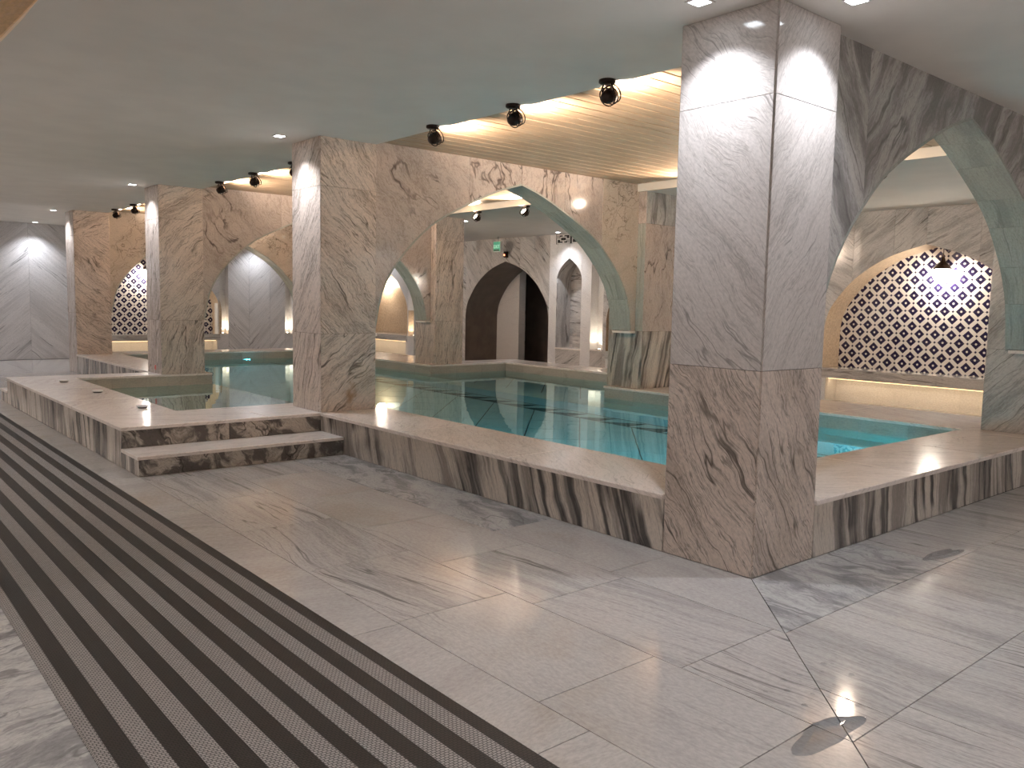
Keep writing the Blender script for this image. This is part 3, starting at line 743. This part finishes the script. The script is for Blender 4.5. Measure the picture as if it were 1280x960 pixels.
# right wall
OPR = [(2.93, 1.5, SMALL, .535, .5), (7.67, 1.5, SMALL, .535, .5), (12.4, 1.5, SMALL, 0, 1.0), (18.0, 1.5, SMALL, .535, .5)]
SLR = [(4.50, 4.83), (5.80, 6.10), (9.27, 9.62), (16.19, 16.46)]
jr = [4.02, 3.4, 2.2, 1.7, 1.0, .4, 8.3, 7.0, 11.4, 11.9, 12.9, 13.3, 13.9, 14.6, 15.3, 9.91, 10.66]
def matR(m):
    if 9.6 < m < 10.94 or 15.9 < m: return 'white'
    return 'wallm' if abs(m-12.4) > 1.6 else 'wallm'
WIN = (10.285, .375, [(0, 2.43), (.3, 2.36), (.62, 2.26), (.86, 2.15), (1, 2.02), (1, 1.9)], .52, .42)
wr, PR = niche_wall('wall_right', 'pale marble wall with tiled niches, an exit archway and a pointed window recess', 'y', XF, -4.8, 20.4, ZC2,
                    OPR + [WIN], SLR, jr, matR, lambda m, k: (-42 if m > 11 else 35 if m < 4 else -30) + (k*17 % 21 - 10))
tile_back(wr, PR, 2.93, 1.5, SMALL, .5, .535, 0)
for c in (7.67, 18.0):
    a, b = PR(c-1.55, .5, .5), PR(c+1.55, .54, 2.5); box('niche_back', a, b, 'mosaic', wr)
# panel below the little window, and its recess
slab('wall_panel', [(-9.91, 0), (-10.66, 0), (-10.66, .52), (-9.91, .52)], (XF, 0, 0), -Y_, Z_, .04, 'wallm', wr, 30, gap=.001, ch=.002)
box('window_sill', (XF-.01, 9.90, .50), (XF+.42, 10.67, .525), 'kerbtop', wr)
box('window_back', (XF+.42, 9.85, .5), (XF+.46, 10.72, 2.5), 'wallm', wr)
box('window_block', (XF+.18, 9.93, .525), (XF+.41, 10.32, .80), 'wallm', wr, .004)
bench(PR, 2.93, 1.5, .5, 'underlit marble bench beneath the navy tiled niche seen past the corner column')
bench(PR, 7.67, 1.5, .5, 'underlit marble bench in the niche behind the dark streaked pier')
bench(PR, 18.0, 1.5, .5, 'underlit marble bench in the beige mosaic niche past the pier left of the exit')
# passage behind the exit archway
box('passage_back', (10.6, 10.6, 0), (10.7, 14.3, 2.6), 'brownwall', wr)
box('passage_side', (9.0, 14.0, 0), (10.6, 14.1, 2.6), 'wallm', wr); box('passage_side', (9.0, 10.7, 0), (10.6, 10.8, 2.6), 'brownwall', wr)
box('passage_top', (9.0, 10.6, 2.5), (10.7, 14.3, 2.6), 'brownwall', wr)
box('passage_pier', (9.55, 13.05, 0), (9.75, 14.0, 2.5), 'white', wr)
dr = thing('door_1', (10.55, 11.5, 0), 'dark brown door inside the exit archway', None, kind='structure')
leaf = box('leaf', (10.52, 10.95, 0), (10.58, 11.85, 2.15), 'darkdoor', dr, .006); box('frame', (10.5, 11.86, 0), (10.59, 11.95, 2.22), 'darkdoor', dr, .004)
lathe_obj('handle', [(.012, 0), (.012, .05), (.03, .051), (.03, .07), (.01, .075)], (10.52, 11.76, 1.02), 'bronze', leaf, (-1, 0, 0), 12)
pq = thing('wall_notice', (10.58, 12.7, 1.7), 'small square notice on the brown passage wall in the exit archway', 'notice')
box('frame', (10.57, 12.62, 1.55), (10.6, 13.02, 1.9), 'whitepl', pq, .003); box('print', (10.565, 12.65, 1.58), (10.571, 12.99, 1.87), 'brownwall', pq)
downlight(9.9, 12.2, 2.49, 'unseen downlight added to brighten the exit passage', .12, NEUT, 2.3)  # dim lamp added behind the arch so the passage is not black
# far wall
OPF = [(2.64, 1.56, SMALL, .535, .5)]
SLF = [(.85, 1.08), (4.20, 4.43), (5.97, 6.19)]
def angF(m, k):
    for c in (-.03, 5.12):
        if abs(m-c) < .8: return 45 if m < c else -45
    return 30 if k % 2 else -35
def angF2(m, k):     # book-matched chevrons: rising to the joint on the left wall, falling in the pier panel
    if abs(m+.03) < .9: return 42 if m < -.03 else -42
    if abs(m-5.12) < .9: return -48 if m < 4.98 else 48
    return 30 if k % 2 else -35
wf, PF = niche_wall('wall_far', 'far marble wall with book matched chevron panels and a navy tiled niche', 'x', YF, XL, 6.4, ZC,
                    OPF, SLF, [-.03, -.7, -1.6, -2.6, -3.6, 4.98, 5.55], lambda m: 'chevron', angF2)
tile_back(wf, PF, 2.64, 1.56, SMALL, .5, .535, 0)
bench(PF, 2.64, 1.56, .5, 'underlit marble bench beneath the navy tiled niche at the far end of the pool')
box('return_panel', (6.4, YF, 0), (6.45, 20.4, ZC), 'wallm', wf); box('end_panel', (6.4, 20.3, 0), (8.7, 20.4, ZC), 'wallm', wf)

# ------------------------------------------------------------------ ventilation grille on the lit pier
vg = thing('vent_grille', (XF, 10.35, 2.75), 'white lattice vent grille above the pointed window recess', 'vent')
box('backing', (XF-.012, 9.80, 2.74), (XF-.002, 10.70, 2.945), 'black', vg)
for k in range(2):
    y0 = 10.27 - k*.46
    for (a, b, c, d) in [(0, 0, .40, .022), (0, .178, .40, .2), (0, 0, .022, .2), (.378, 0, .40, .2), (.10, .05, .30, .072), (.10, .128, .30, .15), (.10, .05, .122, .15), (.278, .05, .30, .15), (.18, 0, .22, .06), (.18, .14, .22, .2), (0, .088, .11, .112), (.29, .088, .40, .112), (.05, .02, .072, .09), (.328, .11, .35, .18)]:
        box('lattice_bar', (XF-.022, y0+a, 2.742+b), (XF-.010, y0+c, 2.742+d), 'whitepl', vg)

# ------------------------------------------------------------------ exit sign
ex = thing('exit_sign', (8.2, 12.32, 2.66), 'green exit sign hung from the ceiling above the exit archway', 'sign')
EX, EY, EZ = 8.2, 12.30, 2.735
box('housing', (EX, EY-.13, EZ-.12), (EX+.06, EY+.13, EZ+.12), 'whitepl', ex, .006)
box('face', (EX-.006, EY-.115, EZ-.105), (EX, EY+.115, EZ+.105), 'exitgreen', ex)
box('stripe', (EX-.008, EY-.09, EZ-.095), (EX-.006, EY+.10, EZ-.07), 'darkdoor', ex)
box('stem', (EX+.02, EY+.0, EZ+.12), (EX+.04, EY+.02, ZC2), 'whitepl', ex)
cu = bpy.data.curves.new('lettering', 'FONT'); cu.body = 'EXIT'; cu.size = .105; cu.align_x = 'CENTER'; cu.extrude = .001
cu.materials.append(MAT['exitpale']); tmp = link('lettering', cu); bpy.context.view_layer.update()
lme = bpy.data.meshes.new_from_object(tmp.evaluated_get(bpy.context.evaluated_depsgraph_get())); bpy.data.objects.remove(tmp)
lt = link('lettering', lme, ex); lt.rotation_euler = (math.pi/2, 0, -math.pi/2); lt.location = Vector((EX-.008, EY, EZ-.035)) - wloc(ex)
em = thing('emergency_lamp', (8.5, 12.34, 2.5), 'small dark emergency lamp with a red light below the exit sign', 'lamp')
box('body', (8.46, 12.30, 2.50), (8.55, 12.38, 2.64), 'bronze', em, .01); lathe_obj('red_light', [(.022, 0), (.02, .012), (.004, .02)], (8.46, 12.34, 2.56), 'redled', em, (-1, 0, 0), 12)

# ------------------------------------------------------------------ pendant lamps in the niches
def pendant(P, c, d, zc, label):
    C = Vector(P(c, d, zc)); t = thing('pendant_lamp', C, label, 'lamp', 'pendant lamps in the niches')
    lathe_obj('globe', [(.02, -.125)] + [(.125*math.cos(a), .125*math.sin(a)) for a in [math.radians(x) for x in range(-75, 76, 15)]] + [(.02, .125)], C, 'globe', t)
    lathe_obj('cap', [(.13, .075), (.115, .105), (.07, .15), (.035, .19), (.02, .25), (.004, .255)], C, 'bronze', t)
    bm = bmesh.new(); tube(bm, [C + Vector((0, 0, .21)), C + Vector((0, 0, 2.43-zc))], .006); bm_obj('chain', bm, 'bronze', t)
    bm = bmesh.new()
    for s in (-1, 1):
        h = Vector(P(1, 0, 0)) - Vector(P(0, 0, 0))
        tube(bm, [C + Z_*.19, C + h*s*.06 + Z_*.17, C + h*s*.15 + Z_*.10, C + h*s*.155 + Z_*.03], .005, 6)
    bm_obj('bracket', bm, 'bronze', t)
pendant(PR, 2.82, .34, 2.0, 'glowing globe lamp with a bronze cap in the niche seen past the corner column')
pendant(PF, 2.58, .34, 2.02, 'glowing globe lamp in the far tiled niche between two columns')
pendant(PR, 18.3, .30, 2.0, 'glowing globe lamp added to light the beige mosaic niche')  # pendant added as a source for the even light in this niche

# ------------------------------------------------------------------ uplights in the slots
def uplight(P, s0, s1, label, e=1.):
    c = (s0+s1)/2; C = Vector(P(c, .10, .54)); t = thing('slot_uplight', C, label, 'light', 'uplights in the wall slots')
    lathe_obj('housing', [(.035, 0), (.035, .012), (.03, .015)], C, 'bronze', t, seg=14); lathe_obj('lens', [(.026, .0151), (.02, .019)], C, 'lensW', t, seg=14)
    add_light('uplight_beam', 'SPOT', C + Z_*.03, SLOT_W*e, (1, .86, .66), t, direction=(0, 0, 1), spot_size=2.4, spot_blend=.8, shadow_soft_size=.02)
for (s0, s1), l in zip(SLR, ['left of the near tiled niche', 'behind the dark streaked pier', 'right of the pointed window recess', 'right of the beige mosaic niche']):
    uplight(PR, s0, s1, 'small uplight in the wall slot ' + l)
for (s0, s1), l in zip(SLF, ['left of the far tiled niche', 'left of the far chevron panel', 'right of the far chevron panel']):
    uplight(PF, s0, s1, 'small uplight in the wall slot ' + l)

downlight(-.24, .31, ZC, 'downlight washing the left face of the corner column', 1.9)
downlight(.31, -.24, ZC, 'downlight washing the right face of the corner column', 1.9)
downlight(-.27, YB+.31, ZC, 'downlight washing the rust stained column', 2.0)
downlight(-.25, YC+.31, ZC, 'downlight washing the column across the plunge pool', 2.0)
downlight(-.24, YD+.40, ZC, 'downlight beside the beige column at the far end', 2.0)
downlight(.33, YD+CS+.25, ZC, 'downlight behind the beige column at the far end')
downlight(.05, YF-.38, ZC, 'downlight washing the chevron wall left of the far niche', 2.0)
downlight(-2.0, YF-.38, ZC, 'downlight washing the plain end of the chevron wall', 2.4)
downlight(5.12, YF-.38, ZC2, 'downlight washing the far chevron panel', 1.5)
for i, (ye, l) in enumerate(zip(YE, ['the pier right of the dark arch', 'the dark streaked pier', 'the beige pier left of the exit', 'the farthest pier'])):
    downlight(XE+CS+.25, ye+CS/2, ZC2, 'downlight behind ' + l)
downlight(XF-.36, 10.28, ZC2, 'downlight washing the pointed window recess', 1.5)
downlight(XF-.36, 5.3, ZC2, 'downlight between the near niche and the next')
downlight(XF-.36, 15.3, ZC2, 'downlight right of the beige mosaic niche', 1.2)
downlight(XF-.36, 17.4, ZC2, 'downlight before the beige mosaic niche', 1.0)
for k in range(8):
    downlight(XL+.3, -3.4+2.7*k, ZC, 'unseen fill downlight along the wall beside the runner', 2.6, NEUT, 2.3, 'unseen fill downlights beside the runner')  # row added out of view; its bounce off the wall fills the hall
for k in range(5):
    downlight(-2.4+2.3*k, YS+.35, ZC, 'unseen fill downlight along the wall facing the corner column', 3.2, NEUT, 2.3, 'unseen fill downlights behind the viewer')  # second out-of-view row, added to brighten floor and ceiling
downlight(-2.2, -2.0, ZC, 'unseen fill downlight over the crossing of the two walkways', .35, NEUT, 2.3); downlight(2.4, -2.3, ZC, 'unseen fill downlight over the walkway before the dark arch', .35, NEUT, 2.3)  # both added outside the view as weak fill for the floor

# ------------------------------------------------------------------ adjustable spotlights along the ceiling edges
def spotlight(x, y, z, sgn, label, group):
    t = thing('ceiling_spotlight', (x, y, z), label, 'spotlight', group)
    d = Vector((sgn*.86, 0, .50)).normalized(); C = Vector((x + sgn*.02, y, z-.105))
    lathe_obj('base', [(.058, 0), (.06, -.006), (.06, -.020), (.048, -.028)], (x, y, z), 'bronze', t)
    for s in (-1, 1):
        bm = bmesh.new(); tube(bm, [(x, y+s*.034, z-.024), (x, y+s*.050, z-.05), C + Y_*s*.056], .0065, 6); bm_obj('yoke_arm', bm, 'bronze', t)
    hd = lathe_obj('lamp_head', [(.012, -.062), (.030, -.058), (.046, -.03), (.050, .0), (.050, .040), (.046, .044), (.042, .030)], C, 'bronze', t, d)
    for k in (-.02, .018, .05):
        bm = bmesh.new(); A = d; P = A.orthogonal().normalized(); Q = A.cross(P); pts = [C + A*k + (P*math.cos(q*math.pi/10)+Q*math.sin(q*math.pi/10))*.064 for q in range(21)]
        tube(bm, pts, .0045, 6); bm_obj('cage_ring', bm, 'bronze', hd)
    lathe_obj('lens', [(.041, .031), (.041, .034), (.02, .037)], C, 'lensW', hd, d)
    add_light('spot_beam', 'SPOT', C + d*.055, SPOT_W, WARM, t, direction=d, spot_size=2.35, spot_blend=.9, shadow_soft_size=.03)
for grp, ys in (('over the near stretch of kerb', [(1.66, 'next to the corner column'), (2.67, 'midway over the near stretch of kerb'), (3.77, 'next to the rust stained column')]),
                ('over the plunge pool opening', [(6.55, 'just past the rust stained column'), (7.67, 'midway over the plunge pool opening'), (8.77, 'before the column across the plunge pool')]),
                ('over the far stretch of kerb', [(11.6, 'just past the column across the plunge pool'), (12.64, 'midway along the far stretch of kerb'), (13.75, 'next to the beige column at the far end')])):
    for y, l in ys: spotlight(.51, y, ZC, 1, 'dark bronze spotlight on the ceiling edge ' + l, 'spotlights ' + grp)
for grp, ys in (('opposite the near kerb', [(1.75, 'next to the dark arch'), (2.85, 'midway opposite the near kerb'), (3.9, 'next to the cream arch')]),
                ('opposite the plunge pool', [(6.3, 'just behind the cream arch'), (7.3, 'midway behind the cream arch'), (8.5, 'next to the pier left of the exit')]),
                ('before the exit archway', [(11.4, 'behind the pier left of the exit'), (12.5, 'midway between the two farthest piers'), (13.6, 'next to the farthest pier')])):
    for y, l in ys: spotlight(EDGE+.08, y, ZC2, -1, 'dark bronze spotlight on the rear ceiling edge ' + l, 'rear spotlights ' + grp)

# ------------------------------------------------------------------ underwater lamps
def pool_lamp(x, y, z, d, label, e=1., size=1.2):
    t = thing('pool_lamp', (x, y, z), label, 'lamp', 'underwater lamps'); d = Vector(d)
    lathe_obj('rim', [(.085, 0), (.09, .012), (.07, .018)], (x, y, z), 'whitepl', t, d, 18); lathe_obj('lens', [(.07, .0181), (.05, .024)], (x, y, z), 'pool_led', t, d, 18)
    add_light('pool_glow', 'SPOT', Vector((x, y, z)) + d*.10, POOL_W*e, CYAN, t, direction=d, spot_size=2.9, spot_blend=.6, shadow_soft_size=.06)
for x, y, d, e, l in [(IN+.005, 1.7, (1, 0, 0), 5, 'below the kerb beside the corner column'), (IN+.005, 3.7, (1, 0, 0), 4, 'below the kerb short of the rust stained column'),
                      (1.7, IN+.005, (0, 1, 0), 4, 'below the left half of the dark arch'), (3.6, IN+.005, (0, 1, 0), 4, 'below the right half of the dark arch'),
                      (IN+.005, 11.4, (1, 0, 0), 1.0, 'below the far kerb beside the plunge pool'), (IN+.005, 13.2, (1, 0, 0), 1.0, 'below the far kerb beside the beige column'),
                      (-1.115, 7.7, (1, 0, 0), 1.0, 'in the plunge pool wall'), (5.4, 5.405, (0, 1, 0), 1.2, 'in the bay behind the dark streaked pier')]:
    pool_lamp(x, y, -.25, d, 'underwater lamp ' + l, e)
pool_lamp(3.2, 14.445, .10, (0, -1, 0), 'small lit lamp at the water line of the far pool wall', 1.2)

# ------------------------------------------------------------------ striped runner on the floor
def runner():
    x0, x1, y0, y1 = -3.18, -2.07, -3.6, 16.0
    n = 60; verts, uvs, faces = [], [], []
    for i in range(n+1):
        y = y0 + (y1-y0)*i/n
        for x, z in ((x0, .0005), (x0+.006, .008), (x1-.006, .008), (x1, .0005)):
            verts.append((x, y, z)); uvs.append((x-x0, y))
    for i in range(n):
        a = 4*i; b = a+4
        for c in range(3): faces.append((a+c, a+c+1, b+c+1, b+c))
        faces.append((a, b, b+3, a+3))
    faces.append((0, 3, 2, 1)); e = 4*n; faces.append((e, e+1, e+2, e+3))
    o = mesh_obj('striped_runner', verts, faces, 'mat', None, uvs)
    bmm = bmesh.new(); bmm.from_mesh(o.data); bmesh.ops.recalc_face_normals(bmm, faces=bmm.faces[:]); bmm.to_mesh(o.data); bmm.free()
    tag(o, 'long woven vinyl runner with black and grey stripes lying on the floor', 'mat')
runner()

# ------------------------------------------------------------------ small things
for (x, y), l in zip([(-1.36, 9.18), (-1.32, 7.74), (-1.31, 6.11)], ['farthest along the plunge pool kerb', 'midway along the plunge pool kerb', 'close to the mitred front corner of the plunge pool kerb']):
    t = thing('round_cap', (x, y, ZK), 'small white round cap ' + l, 'cap', 'white caps on the plunge pool kerb')
    lathe_obj('foot', [(.045, 0), (.045, .012)], (x, y, ZK), 'bronze', t); lathe_obj('lid', [(.055, .012), (.058, .018), (.055, .026), (.03, .029)], (x, y, ZK), 'whitepl', t)
bm = bmesh.new(); tube(bm, [(-.003, YC+.27+.022*math.cos(q*math.pi/8), ZK+.085+.032*math.sin(q*math.pi/8)) for q in range(17)], .0035, 6)
tag(bm_obj('red_mark', bm, 'red'), 'small red ring mark on the foot of the column across the plunge pool', 'mark')
# tan onyx corbel on the wall beside the runner
prof = [(-4.6, 3.0), (-4.6, 1.75), (-4.35, 1.78), (-4.0, 1.88), (-3.7, 2.03), (-3.4, 2.24), (-3.08, 2.58), (-2.92, 2.79), (-2.78, 3.0)]
cb = thing('arch_corbel', (-4.2, 2.2, 1.8), 'tan onyx corbel curving up to the ceiling beside the runner', 'corbel')
slab('corbel_stone', prof, (0, 2.0, 0), X_, Z_, .4, 'tan', cb, 30, gap=.0005, ch=.006)

# ------------------------------------------------------------------ spilt water
def mk_wet():
    m, nt, b = newmat('spilt_water'); L = nt.links.new; nt.nodes.remove(b)
    t = nt.nodes.new('ShaderNodeBsdfTransparent'); t.inputs[0].default_value = (.93, .94, .95, 1)
    g = nt.nodes.new('ShaderNodeBsdfGlossy'); g.inputs['Roughness'].default_value = .02
    f = nt.nodes.new('ShaderNodeFresnel'); f.inputs['IOR'].default_value = 1.33; mx = nt.nodes.new('ShaderNodeMixShader')
    L(f.outputs[0], mx.inputs[0]); L(t.outputs[0], mx.inputs[1]); L(g.outputs[0], mx.inputs[2]); L(mx.outputs[0], nt.nodes['Material Output'].inputs['Surface'])
    return m
MAT['wet'] = mk_wet()
def puddle(cx, cy, z, rx, ry, label, seed):
    rr = random.Random(seed); n = 40; bm = bmesh.new(); ph = [rr.uniform(0, 6.28) for _ in range(5)]
    def ring(k, zz): return [bm.verts.new((cx + rx*k*q*math.cos(a), cy + ry*k*q*math.sin(a), z+zz)) for a, q in [(2*math.pi*i/n, 1 + sum(.12/(j+1)*math.sin((j+2)*2*math.pi*i/n + ph[j])*1.6 for j in range(5))) for i in range(n)]]
    a, b, c = ring(1, .0003), ring(.97, .0014), ring(.9, .0018)
    for p, q in ((a, b), (b, c)):
        for i in range(n): bm.faces.new((p[i], p[(i+1) % n], q[(i+1) % n], q[i]))
    bm.faces.new(c)
    o = bm_obj('water_puddle', bm, 'wet', None, True)
    if o.data.polygons[-1].normal.z < 0: o.data.flip_normals()
    tag(o, label, 'puddle')
def drops(spots, label, seed):
    rr = random.Random(seed); bm = bmesh.new()
    for (x, y, z, sx, sy, n) in spots:
        for _ in range(n):
            q = rr.uniform(.004, .013); C = (x + rr.gauss(0, sx), y + rr.gauss(0, sy), z)
            C = Vector(C); rg = [[bm.verts.new(C + Vector((k*q*math.cos(a*math.pi/4), k*q*math.sin(a*math.pi/4), .0003+h*q))) for a in range(8)] for k, h in ((1, 0), (.85, .16), (.5, .27), (.15, .3))]
            for p0, p1 in zip(rg, rg[1:]):
                for i in range(8): bm.faces.new((p0[i], p0[(i+1) % 8], p1[(i+1) % 8], p1[i]))
            bm.faces.new(rg[-1])
    o = bm_obj('water_drops', bm, 'wet', None, True)
    if sum(p.normal.z for p in o.data.polygons) < 0: o.data.flip_normals()
    tag(o, label, 'water', kind='stuff')
puddle(-1.20, -1.10, 0, .17, .07, 'shallow puddle on the floor by the mitre joint', 3)
puddle(1.32, -.44, 0, .22, .05, 'thin film of water on the floor joint below the right kerb', 5)
drops([(-1.0, -.95, 0, .12, .12, 22), (-.75, -.9, 0, .12, .06, 8)], 'loose water drops beside the mitre joint', 8)
drops([(3.35, .45, ZK, .5, .10, 46), (2.4, .5, ZK, .25, .08, 10)], 'water drops scattered on the kerb before the dark arch', 9)
drops([(.3, 12.4, ZK, .15, .9, 60)], 'water drops scattered on the far kerb behind the plunge pool column', 10)
